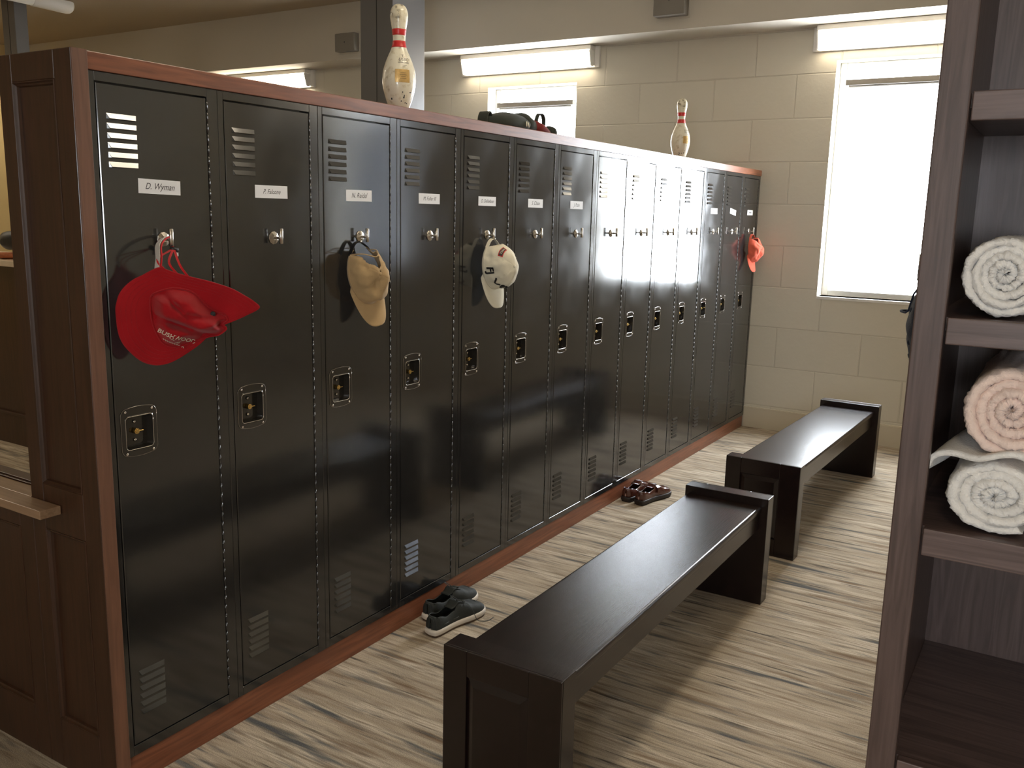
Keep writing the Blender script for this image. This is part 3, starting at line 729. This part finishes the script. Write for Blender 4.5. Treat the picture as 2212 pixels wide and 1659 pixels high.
# front emblem: dark scribble
em = MB()
v = []; f_ = []
def blob(pts, w_):
    vs = []; fs = []
    for i, (x, y) in enumerate(pts):
        x2, y2 = pts[min(i+1, len(pts)-1)]; x1, y1 = pts[max(i-1, 0)]; l = math.hypot(x2-x1, y2-y1) or 1
        nx, ny = -(y2-y1)/l*w_/2, (x2-x1)/l*w_/2; vs += [(x+nx, y+ny), (x-nx, y-ny)]
    for i in range(len(pts)-1): fs.append((2*i, 2*i+1, 2*i+3, 2*i+2))
    return vs, fs
AV, AF = [], []
for pts, w_ in (([(-.030+.003*k, .004*math.cos(k*.9)-.004) for k in range(8)], .004), ([(-.008+.006*math.cos(k*.5)+.0014*k, .007*math.sin(k*.5)) for k in range(22)], .0045), ([(.0+.0025*k, .007-.0010*k+.003*math.sin(k*1.3)) for k in range(11)], .005), ([(-.006+.003*k, -.004+.002*math.sin(k*1.7)) for k in range(10)], .005)):
    a_, b_ = blob(pts, w_); o_ = len(AV); AV += a_; AF += [tuple(i+o_ for i in q) for q in b_]
on_cap(wc, WP, AV, AF, PI/2-.30, .56, 1.7, 1.9, 0, 'front_emblem', MT['black'])
# coral cap on the last locker
hy = 13*PITCH+.170
cap('cap', MT['coral'], 'coral red cap hanging from the last locker hook near the wall', hang(yaw=-.1, tilt=-.05, lean=.12), (.034, hy-.01, 1.375), h=.085, a=.068, bb_=.094, visor_len=.072, fold=.02, noise_amp=.006, seed=5)
# navy cap on the side of the cabinet
ck, _ = cap('cap', MT['navy'], 'dark navy cap hanging on the window side of the towel cabinet', Matrix.Rotation(PI-.0, 3, 'Z') @ hang(yaw=0.0), (1.872, .175, 1.435), h=.036, bb_=.080, visor_len=.05, noise_amp=.004, seed=8)
hk = empty('coat_hook', (1.878, .175, 1.52), 'small nickel hook on the side of the towel cabinet', 'hook')
MB().cyl((0, 0, 0), (-.006, 0, 0), .014, 20).cyl((-.005, 0, 0), (-.030, 0, 0), .004).cyl((-.032, 0, -.016), (-.032, 0, .026), .0055).build('stem', MT['nickel'], hk)

# ------------------------------------------------------------------ red bucket hat
HO = Vector((.017, .008, 0)); HE = Vector((.576, .818, 0)).normalized(); HN = Vector((.818, -.576, 0)).normalized()
HOUT = [(.015,.008,1.332),(.016,.012,1.354),(.020,.017,1.372),(.027,.028,1.390),(.039,.045,1.407),(.053,.063,1.419),(.066,.082,1.432),(.077,.097,1.439),(.090,.115,1.431),(.106,.136,1.422),(.126,.164,1.412),(.142,.185,1.405),(.157,.207,1.397),(.178,.237,1.384),(.193,.259,1.369),(.208,.282,1.351),(.215,.292,1.334),(.198,.265,1.315),(.183,.241,1.300),(.162,.209,1.282),(.147,.186,1.260),(.131,.162,1.234),(.111,.131,1.209),(.096,.109,1.195),(.080,.087,1.188),(.065,.066,1.190),(.049,.046,1.202),(.034,.027,1.227),(.024,.015,1.251),(.018,.009,1.281)]
HCR = [(.066,.078,1.368),(.080,.097,1.380),(.096,.120,1.386),(.112,.142,1.382),(.126,.162,1.371),(.140,.180,1.345),(.152,.200,1.325),(.168,.221,1.314),(.172,.225,1.300),(.166,.216,1.290),(.171,.222,1.278),(.160,.205,1.262),(.147,.186,1.258),(.133,.166,1.250),(.116,.141,1.240),(.098,.115,1.233),(.082,.095,1.242),(.074,.084,1.262),(.066,.075,1.300),(.063,.074,1.345)]
def uz(p): return ((p[0]-HO.x)*HE.x+(p[1]-HO.y)*HE.y, p[2])
hout = [uz(p) for p in HOUT]; hcr = [uz(p) for p in HCR]
ho = [(v.x, v.y) for v in smooth_closed([(a, b_, 0) for a, b_ in hout], 5)]
hc = [(v.x, v.y) for v in smooth_closed([(a, b_, 0) for a, b_ in hcr], 6)]
def segd(p, a, b_):
    ax, ay = b_[0]-a[0], b_[1]-a[1]; t = max(0, min(1, ((p[0]-a[0])*ax+(p[1]-a[1])*ay)/(ax*ax+ay*ay)))
    return math.hypot(p[0]-a[0]-ax*t, p[1]-a[1]-ay*t), t
def inside_d(p, poly):
    return min(segd(p, poly[i], poly[(i+1) % len(poly)])[0] for i in range(len(poly)))
CRE = [(uz((.068,.075,1.318)), uz((.150,.195,1.258)), .034, .0085), (uz((.082,.099,1.372)), uz((.111,.137,1.322)), .022, .007), (uz((.115,.145,1.318)), uz((.165,.215,1.298)), .014, .008), (uz((.15,.19,1.285)), uz((.171,.223,1.29)), .010, .005)]
def sstep(x): x = max(0, min(1, x)); return x*x*(3-2*x)
def brim_r(p):
    d = inside_d(p, ho)
    return .006+.010*math.sin(p[0]*19+1.0)*math.sin((p[1]-1.2)*16) + .008*math.sin(p[0]*38+p[1]*20)*.4 + .022*sstep((p[0]-.20)/.14)*(1-sstep(d/.05)*.5)
def crown_r(p):
    d = inside_d(p, hc); h_ = .058*sstep(d/.034)
    for a, b_, dp, w_ in CRE:
        dd, t = segd(p, a, b_); h_ -= dp*math.exp(-(dd/w_)**2)*(math.sin(PI*min(1, max(.12, t*.8+.15))))*sstep(d/.010)
    h_ += .006*noise.noise(Vector((p[0]*30, p[1]*30, 2)))*sstep(d/.02)+.003*noise.noise(Vector((p[0]*80, p[1]*80, 5)))*sstep(d/.01)
    return brim_r(p)+h_
def hp(u, z, r): q = HO+HE*u+HN*r; return (q.x, q.y, z)
rh = empty('bucket_hat', (.03, .168, 1.5), 'red wide brimmed bucket hat hanging by its chin strap from the first locker hook', 'hat')
rh_off = Vector((-.03, -.168, -1.5))
def loc(p): return tuple(Vector(p)+rh_off)
cu_, cz_ = .165, 1.315
rows = []
for i in range(31):
    t = i/30; rows.append([loc(hp(cu_+(p[0]-cu_)*t, cz_+(p[1]-cz_)*t, brim_r((cu_+(p[0]-cu_)*t, cz_+(p[1]-cz_)*t)) - .006*sstep((t-.2)/.5)*0)) for p in ho])
# stitched rings pressed into the brim
MBb = MB(); vs = []
MBb.grid(rows, closed_j=True); MBb.build('brim', MT['red'], rh, solid=.0045)
for tt in (.93, .86, .79, .72):
    pts = []
    for p in ho[::2]+[ho[0]]:
        u, z = cu_+(p[0]-cu_)*tt, cz_+(p[1]-cz_)*tt; pts.append(loc(hp(u, z, brim_r((u, z))+.0022)))
    MB().tube(pts, .0007, 5).build('stitching', MT['red'], rh)
cc_ = (.165, 1.308); rows = []
for i in range(37):
    t = i/36; rows.append([loc(hp(cc_[0]+(p[0]-cc_[0])*t, cc_[1]+(p[1]-cc_[1])*t, crown_r((cc_[0]+(p[0]-cc_[0])*t, cc_[1]+(p[1]-cc_[1])*t))+.003)) for p in hc])
MB().grid(rows, closed_j=True).build('crown', MT['red'], rh)
MB().tube([loc(hp(p[0], p[1], brim_r(p)+.004)) for p in hc[::2]+[hc[0]]], .0022, 6).build('crown_seam', MT['red'], rh)
def hat_text(verts, faces, c0, rot, name, mat, sc=1.0):
    c, s = math.cos(rot), math.sin(rot); vs = []
    for x, y in verts:
        u = c0[0]+(x*c-y*s)*sc; z = c0[1]+(x*s+y*c)*sc; vs.append(loc(hp(u, z, crown_r((u, z))+.0042)))
    m = MB(); m.add(vs, faces); return m.build(name, mat, rh)
v, f_ = text_pts('BUSHWOOD', .0165, 0, .0003); hat_text(v, f_, (.140, 1.262), -.38, 'embroidery', MT['offwhite'])
AV, AF = [], []
for pts, w_ in (([(-.018+.0022*k, .010-.0005*k) for k in range(7)], .0012), ([(.0+.002*k, -.001+.0012*k) for k in range(8)], .0012), ([(.008+.0035*math.cos(k*.8), .002+.002*math.sin(k*.8)) for k in range(9)], .001), ([(-.030+.0016*k, -.001-.00015*k+.0018*math.sin(k*2.1)) for k in range(36)], .0013)):
    a_, b_ = blob(pts, w_); o_ = len(AV); AV += a_; AF += [tuple(i+o_ for i in q) for q in b_]
hat_text(AV, AF, (.134, 1.247), -.38, 'embroidery', MT['offwhite'])
# black vent toggle on the crown
u, z = uz((.151, .196, 1.318)); c = Vector(loc(hp(u, z, crown_r((u, z))+.006)))
MB().cyl(c-HN*.006, c+HN*.004, .0062, 16).cyl(c-Vector((0, 0, .007)), c+Vector((.002, .002, .004)), .004).build('cord_stop', MT['black'], rh)
# chin strap: loop over the hook, tape and red cord
hook = Vector((.022, .168, 1.513))
st1 = smooth_open([hp(.100, 1.430, .004), hp(.104, 1.462, .004), (.056, .110, 1.492), (.036, .140, 1.508), tuple(hook)], 6)
MB().ribbon([loc(p) for p in st1], (1, .2, .3), .014, .0018).build('tape', MT['tape'], rh)
MB().tube([loc(Vector(p)+Vector((.007, .006, 0))) for p in st1], .0022, 6).build('chin_strap', MT['red_in'], rh)
for (u0, z0), off in (((.125, 1.424), 0), ((.152, 1.416), .004), ((.178, 1.409), .007)):
    st = smooth_open([hp(u0, z0, .006), hp(u0-.022, z0+.034, .004), (.040+off*.3, .166+off*.4, 1.482), (.026, .170, 1.500), tuple(hook+Vector((.002, .003, 0)))], 6)
    MB().ribbon([loc(p) for p in st], (.6, .8, 0), .0055, .002).build('chin_strap', MT['red_in'], rh)
MB().cyl(loc((.040, .160, 1.482)), loc((.048, .178, 1.478)), .0065, 14).build('toggle', MT['black'], rh)
MB().box(*[q for a, b_ in zip(loc((.044, .170, 1.462)), loc((.049, .178, 1.474))) for q in (a, b_)]).build('buckle', MT['white'], rh, bevel=.001)

# ------------------------------------------------------------------ bowling pins
IN = .0259
PROF = [(0, 1.015), (.12, 1.08), (.75, 1.414), (1.5, 1.72), (2.25, 1.953), (3.375, 2.255), (4.5, 2.383), (5.2, 2.35), (5.875, 2.28), (6.6, 2.08), (7.25, 1.852), (8.0, 1.53), (8.625, 1.236), (9.375, .982), (10, .899), (10.5, .905), (10.875, .935), (11.75, 1.047), (12.625, 1.203), (13.2, 1.268), (13.6, 1.272), (14.1, 1.18), (14.5, 1.0), (14.8, .72), (14.95, .4), (15, .02)]
sp = smooth_open([(r, z, 0) for z, r in PROF], 4)
def pr_(z):
    for i in range(len(sp)-1):
        if sp[i].y <= z <= sp[i+1].y: t = (z-sp[i].y)/max(1e-6, sp[i+1].y-sp[i].y); return sp[i].x+(sp[i+1].x-sp[i].x)*t
    return .5
def on_pin(vs, z0, ang, off=.0004):
    out = []
    for x, y in vs:
        z = z0+y; r = pr_(z/IN)*IN+off; a = ang+x/(pr_(z0/IN)*IN); out.append((r*math.cos(a), r*math.sin(a), z))
    return out
def make_pin(loc_, rz, label):
    t = empty('bowling_pin', loc_, label, 'bowling pin', 'bowling pins on the locker top', rz)
    MB().lathe([(max(.0004, p.x*IN), p.y*IN) for p in sp], 64).build('body', MT['pin'], t)
    for z0, z1 in ((10.72, 11.55), (9.05, 9.96)):
        prof = [(pr_(z0+(z1-z0)*k/6)*IN+.0004, (z0+(z1-z0)*k/6)*IN) for k in range(7)]
        MB().lathe(prof, 64).build('red_stripe', MT['red_band'], t)
    v, f_ = quadgrid(.056, .046, 12); m = MB(); m.add(on_pin(v, 5.45*IN-.012, .10, .0008), f_, True); m.build('plaque', MT['gold'], t)
    m = MB()
    for k, (l, w_) in enumerate(((.020, .0007), (.026, .0007), (.018, .0007), (.024, .0007))):
        vs, fs = quadgrid(l, .0011, 6); vs = [(x+.002, y) for x, y in vs]; m.add(on_pin(vs, 5.45*IN-.002-.0065*k, .10, .0012), fs)
    m.build('plaque_lettering', MT['ink'], t)
    lt = MB()
    for txt, sz, zz, sh in (('T:', .013, 7.75, 0), ('USBC', .0155, 7.25, .3), ('APPROVED', .0085, 6.8, .2)):
        vs, fs = text_pts(txt, sz, sh); lt.add(on_pin([(x, y) for x, y in vs], zz*IN, .22, .0010), fs)
    for k, l in enumerate((.020, .013)):
        vs, fs = quadgrid(l, .0012, 6); lt.add(on_pin(vs, (6.45-.22*k)*IN, .22, .0010), fs)
    lt.build('lettering', MT['ink'], t)
    sc = MB()
    for k in range(9):
        a = -.9+1.7*random.random(); z = (1.2+1.9*random.random())*IN
        vs, fs = quadgrid(.003+.003*random.random(), .003+.004*random.random(), 2); sc.add(on_pin(vs, z, a, .0009), fs)
    sc.build('scuff_marks', MT['lace'], t)
make_pin((-.165, 1.360, 1.9505), -.78, 'larger looking nearby bowling pin with a gold plaque, in front of the grey column')
make_pin((-.185, 4.24, 1.9505), -.55, 'farther bowling pin standing alone on the locker top toward the window')

# ------------------------------------------------------------------ bag on the locker top
bg_ = empty('sports_bag', (-.20, 2.205, 1.951), 'dark sports bag with straps lying on the locker top before the window', 'bag')
def lump(rings_, n=28, seed=0, amp=.006):
    R = []
    for (y, x, z, rx, rz) in rings_:
        ring = []
        for j in range(n):
            a = 2*PI*j/n; d = 1+amp*20*noise.noise(Vector((math.cos(a)*1.5+seed, y*14, math.sin(a)*1.5)))
            ring.append((x+rx*math.cos(a)*d, y, max(.0005, z+rz*math.sin(a)*d)))
        R.append(ring)
    return MB().rings(R)
lump([(-.245, 0, .03, .02, .02), (-.22, 0, .035, .06, .035), (-.17, .0, .040, .08, .042), (-.08, 0, .045, .09, .052), (.0, 0, .045, .09, .055), (.04, 0, .040, .085, .045), (.055, 0, .03, .04, .02)], seed=1).build('main_pouch', MT['bagcloth'], bg_)
lump([(.02, 0, .03, .03, .02), (.035, .0, .045, .07, .050), (.08, 0, .050, .085, .060), (.13, 0, .042, .08, .050), (.16, 0, .03, .05, .03)], seed=4).build('side_pocket', MT['bagcloth'], bg_)
lump([(.12, 0, .03, .05, .04), (.15, 0, .040, .085, .050), (.22, 0, .036, .085, .040), (.29, 0, .026, .07, .028), (.33, 0, .016, .03, .015)], seed=6).build('end_pocket', MT['maroon'], bg_)
MB().ribbon(smooth_open([(0, -.27, .008), (0, -.262, .06), (0, -.245, .083), (0, -.225, .075), (0, -.215, .03)], 6), (1, 0, 0), .05, .006).build('handle', MT['bagcloth'], bg_)
MB().ribbon(smooth_open([(.05, .165, .060), (.05, .175, .095), (.05, .200, .116), (.05, .235, .110), (.05, .250, .085), (.05, .245, .040)], 6), (1, 0, 0), .02, .005).build('strap_loop', MT['bagcloth'], bg_)
MB().tube([(.094, -.015, .055), (.098, -.022, .03)], .003, 8).tube([(.094, .0, .052), (.098, .002, .028)], .003, 8).build('drawstring', MT['offwhite'], bg_)
lump([(.30, .05, .012, .02, .01), (.315, .05, .032, .035, .032), (.345, .05, .030, .03, .030), (.36, .05, .010, .015, .01)], seed=9).build('end_tab', MT['bagcloth'], bg_)

bg_.scale = (1, .86, .88)
# ------------------------------------------------------------------ shoes
def shoe(loc_, rz, uppermat, inmat, solemat, outmat, label, cat, L_=.295, boat=True, flip=1, group=None, trail=False):
    """local y from heel to toe"""
    t = empty('shoe', loc_, label, cat, group, rz)
    st = [(0, .006), (.02, .024), (.08, .031), (.2, .033), (.35, .033), (.5, .037), (.65, .044), (.78, .0465), (.88, .0445), (.95, .037), (.985, .024), (1, .007)]
    sm = smooth_open([(s, w_, 0) for s, w_ in st], 4)
    def side(s): return .006*math.sin(PI*s)*flip
    def outline(g, z, up=0): 
        P_ = [((w.y+g)+side(w.x), w.x*L_+(g if w.x > .5 else -g)*abs(2*w.x-1)**3, z+up*max(0, w.x-.8)**2) for w in sm]
        Q_ = [(-(w.y+g)+side(w.x), w.x*L_+(g if w.x > .5 else -g)*abs(2*w.x-1)**3, z+up*max(0, w.x-.8)**2) for w in reversed(sm)]
        return P_+Q_
    if outmat: MB().rings([outline(.000, .0), outline(.001, .008, .15)]).build('outsole', outmat, t)
    MB().rings([outline(.0015, .008, .15), outline(.004, .012, .15), outline(.0035, .017, .15), outline(.0045, .019, .15), outline(.003, .028, .15), outline(.0, .030, .15)]).build('midsole', solemat, t)
    # upper: rings from heel to toe, opening behind the tongue
    def top(s):
        pts = [(0, .074), (.10, .078), (.25, .064), (.40, .072), (.50, .092), (.60, .084), (.75, .066), (.88, .058), (.96, .046), (1, .030)]
        for (a, ha), (b_, hb) in zip(pts, pts[1:]):
            if a <= s <= b_: q = (s-a)/(b_-a); return ha+(hb-ha)*q*q*(3-2*q)
        return .02
    n = 21; rows = []
    for w in sm:
        s = min(1, max(0, w.x)); W_ = max(.004, w.y-.001); H = top(s); row = []
        opn = sstep((.50-s)/.10)*sstep((s-.035)/.05)
        for j in range(n):
            a = PI*j/(n-1)
            if opn > .001:    # two side walls leaning inwards
                lim = PI*(.5-.5*(1-opn)*.999+0)  # end angle of the walls
                half = (n-1)/2
                if j <= half: q = j/half; aa = (PI/2)*(1-opn*.38)*q
                else: q = (n-1-j)/half; aa = PI-(PI/2)*(1-opn*.38)*q
            else: aa = a
            x = W_*math.copysign(abs(math.cos(aa))**.55, math.cos(aa)); z = .027+(H-.027)*math.sin(aa)**.75/(math.sin((PI/2)*(1-opn*.38))**.75 if opn > .001 else 1)
            row.append((x+side(s), s*L_+(.004 if s < .02 else 0), z))
        rows.append((s, opn, row))
    m = MB(); vs = [p for r in rows for p in r[2]]; fs = []
    mid = (n-1)//2
    for i in range(len(rows)-1):
        for j in range(n-1):
            if (rows[i][1] > .25 and rows[i+1][1] > .25) and (j == mid-1 or j == mid): 
                continue
            fs.append((i*n+j, i*n+j+1, (i+1)*n+j+1, (i+1)*n+j))
    m.add(vs, fs, True); m.build('upper', uppermat, t, solid=.0035)
    # insole and dark inside of the toe
    MB().rings([[(p[0]*.9, p[1]*.98+.003, .0305) for p in outline(-.003, 0)], [(p[0]*.9, p[1]*.98+.003, .033) for p in outline(-.003, 0)]]).build('insole', inmat, t)
    # tongue
    g = []
    for i in range(9):
        q = i/8; s = .36+.24*q; row = []
        for j in range(7):
            x = (-1+j/3)*(.020+.006*q); row.append((x+side(s), s*L_, top(s)+.010*(1-q)-.10*x*x/.02*.3))
        g.append(row)
    MB().grid(g).build('tongue', uppermat, t, solid=.003)
    # collar binding
    pts = []
    for (s, o_, r) in rows:
        if o_ > .25: pts.append(r[mid-1])
    pts2 = [r[mid+1] for (s, o_, r) in rows if o_ > .25]
    loop = list(reversed(pts))+pts2
    MB().tube(smooth_open(loop, 3), .0022, 6).build('collar', uppermat, t)
    # apron seam over the toe
    pl = []
    for k in range(25):
        a = PI*k/24; pl_s = .64+.24*math.sin(a); xx = .037*math.cos(a); W_ = .046
        pl.append((xx+side(pl_s), pl_s*L_, .027+(top(pl_s)-.027)*math.sqrt(max(.05, 1-(abs(xx)/W_)**2.2))**.75+.002))
    MB().tube(pl, .0015, 6).build('toe_seam', uppermat, t)
    lm = MT['lace'] if boat else uppermat
    if boat:
        for k in range(3):
            s = .50+.045*k
            MB().tube(smooth_open([(-.022+side(s), (s-.01)*L_, top(s)-.003), (-.01, s*L_, top(s)+.004), (.01, (s+.01)*L_, top(s)+.004), (.022+side(s), (s+.03)*L_, top(s)-.005)], 4), .0017, 6).build('lace', lm, t)
        for sx in (-1, 1):
            MB().tube(smooth_open([(0, .50*L_, .096), (sx*.02, .48*L_, .108), (sx*.034, .53*L_, .104), (sx*.022, .58*L_, .092), (0, .55*L_, .091)], 5), .0014, 6).build('lace', lm, t)
            for s in (.14, .34):
                MB().tube([(sx*.0365+side(s), s*L_, .046), (sx*.0375+side(s+.05), (s+.05)*L_, .045), (sx*.0375+side(s+.1), (s+.10)*L_, .046)], .0014, 6).build('side_lace', MT['lace'], t)
        if trail:
            MB().tube(smooth_open([(.01, .56*L_, .091), (.030, .62*L_, .080), (.048, .66*L_, .055), (.058, .70*L_, .018), (.066, .76*L_, .004), (.082, .86*L_, .0022), (.078, .98*L_, .0022)], 6), .0014, 6).build('lace', lm, t)
    else:
        MB().ribbon(smooth_open([(-.040, .50*L_, .050), (-.031, .52*L_, .078), (0, .53*L_, .092), (.031, .52*L_, .078), (.042, .50*L_, .050)], 4), (0, 1, 0), .022, .003).build('strap', uppermat, t)
    return t
shoe((.133, 1.175, 0), -.115, MT['suede'], MT['inner'], MT['rubber'], MT['brownrubber'], 'black boat shoe farther from the lockers, its lace trailing on the carpet', 'shoe', flip=-1, group='black boat shoes', trail=True)
shoe((.046, 1.27, 0), -.05, MT['suede'], MT['inner'], MT['rubber'], MT['brownrubber'], 'black boat shoe close against the plinth, partly behind its mate', 'shoe', flip=1, group='black boat shoes')
shoe((.135, 3.11, 0), -.19, MT['leather'], MT['leather_in'], MT['darksole'], MT['darksole'], 'glossy brown leather slip-on shoe farther from the lockers', 'shoe', L_=.29, boat=False, flip=-1, group='brown leather shoes')
shoe((.050, 3.12, 0), -.06, MT['leather'], MT['leather_in'], MT['darksole'], MT['darksole'], 'glossy brown leather slip-on shoe against the plinth behind its mate', 'shoe', L_=.29, boat=False, flip=1, group='brown leather shoes')

# ------------------------------------------------------------------ things on the far counter
cz = 1.2255
o = empty('cloth_heap', (-3.86, 2.06, cz), 'black soft cloth heap on the far counter at the left edge', 'cloth')
lump([(-.10, -.25, .10, .02, .02), (-.08, -.2, .11, .12, .06), (-.02, -.12, .13, .22, .05), (.04, -.1, .12, .20, .05), (.10, -.12, .11, .04, .02)], seed=12).build('fabric', MT['black'], o)
o.location = (-3.80, 2.08, cz)
tag(MB().lathe([(.022, 0), (.055, .02), (.060, .05), (.045, .085), (.022, .10), (.018, .11)], 32).build('vase', MT['white'], loc=(-3.655, 1.93, cz)), 'rounded white vase on the far counter beside the end panel', 'vase')
tag(MB().lathe([(.05, 0), (.10, .012), (.115, .035), (.105, .036), (.05, .018), (.001, .016)], 32).build('bowl', MT['orange'], loc=(-3.86, 1.93, cz)), 'shallow orange brown bowl on the far counter', 'bowl')
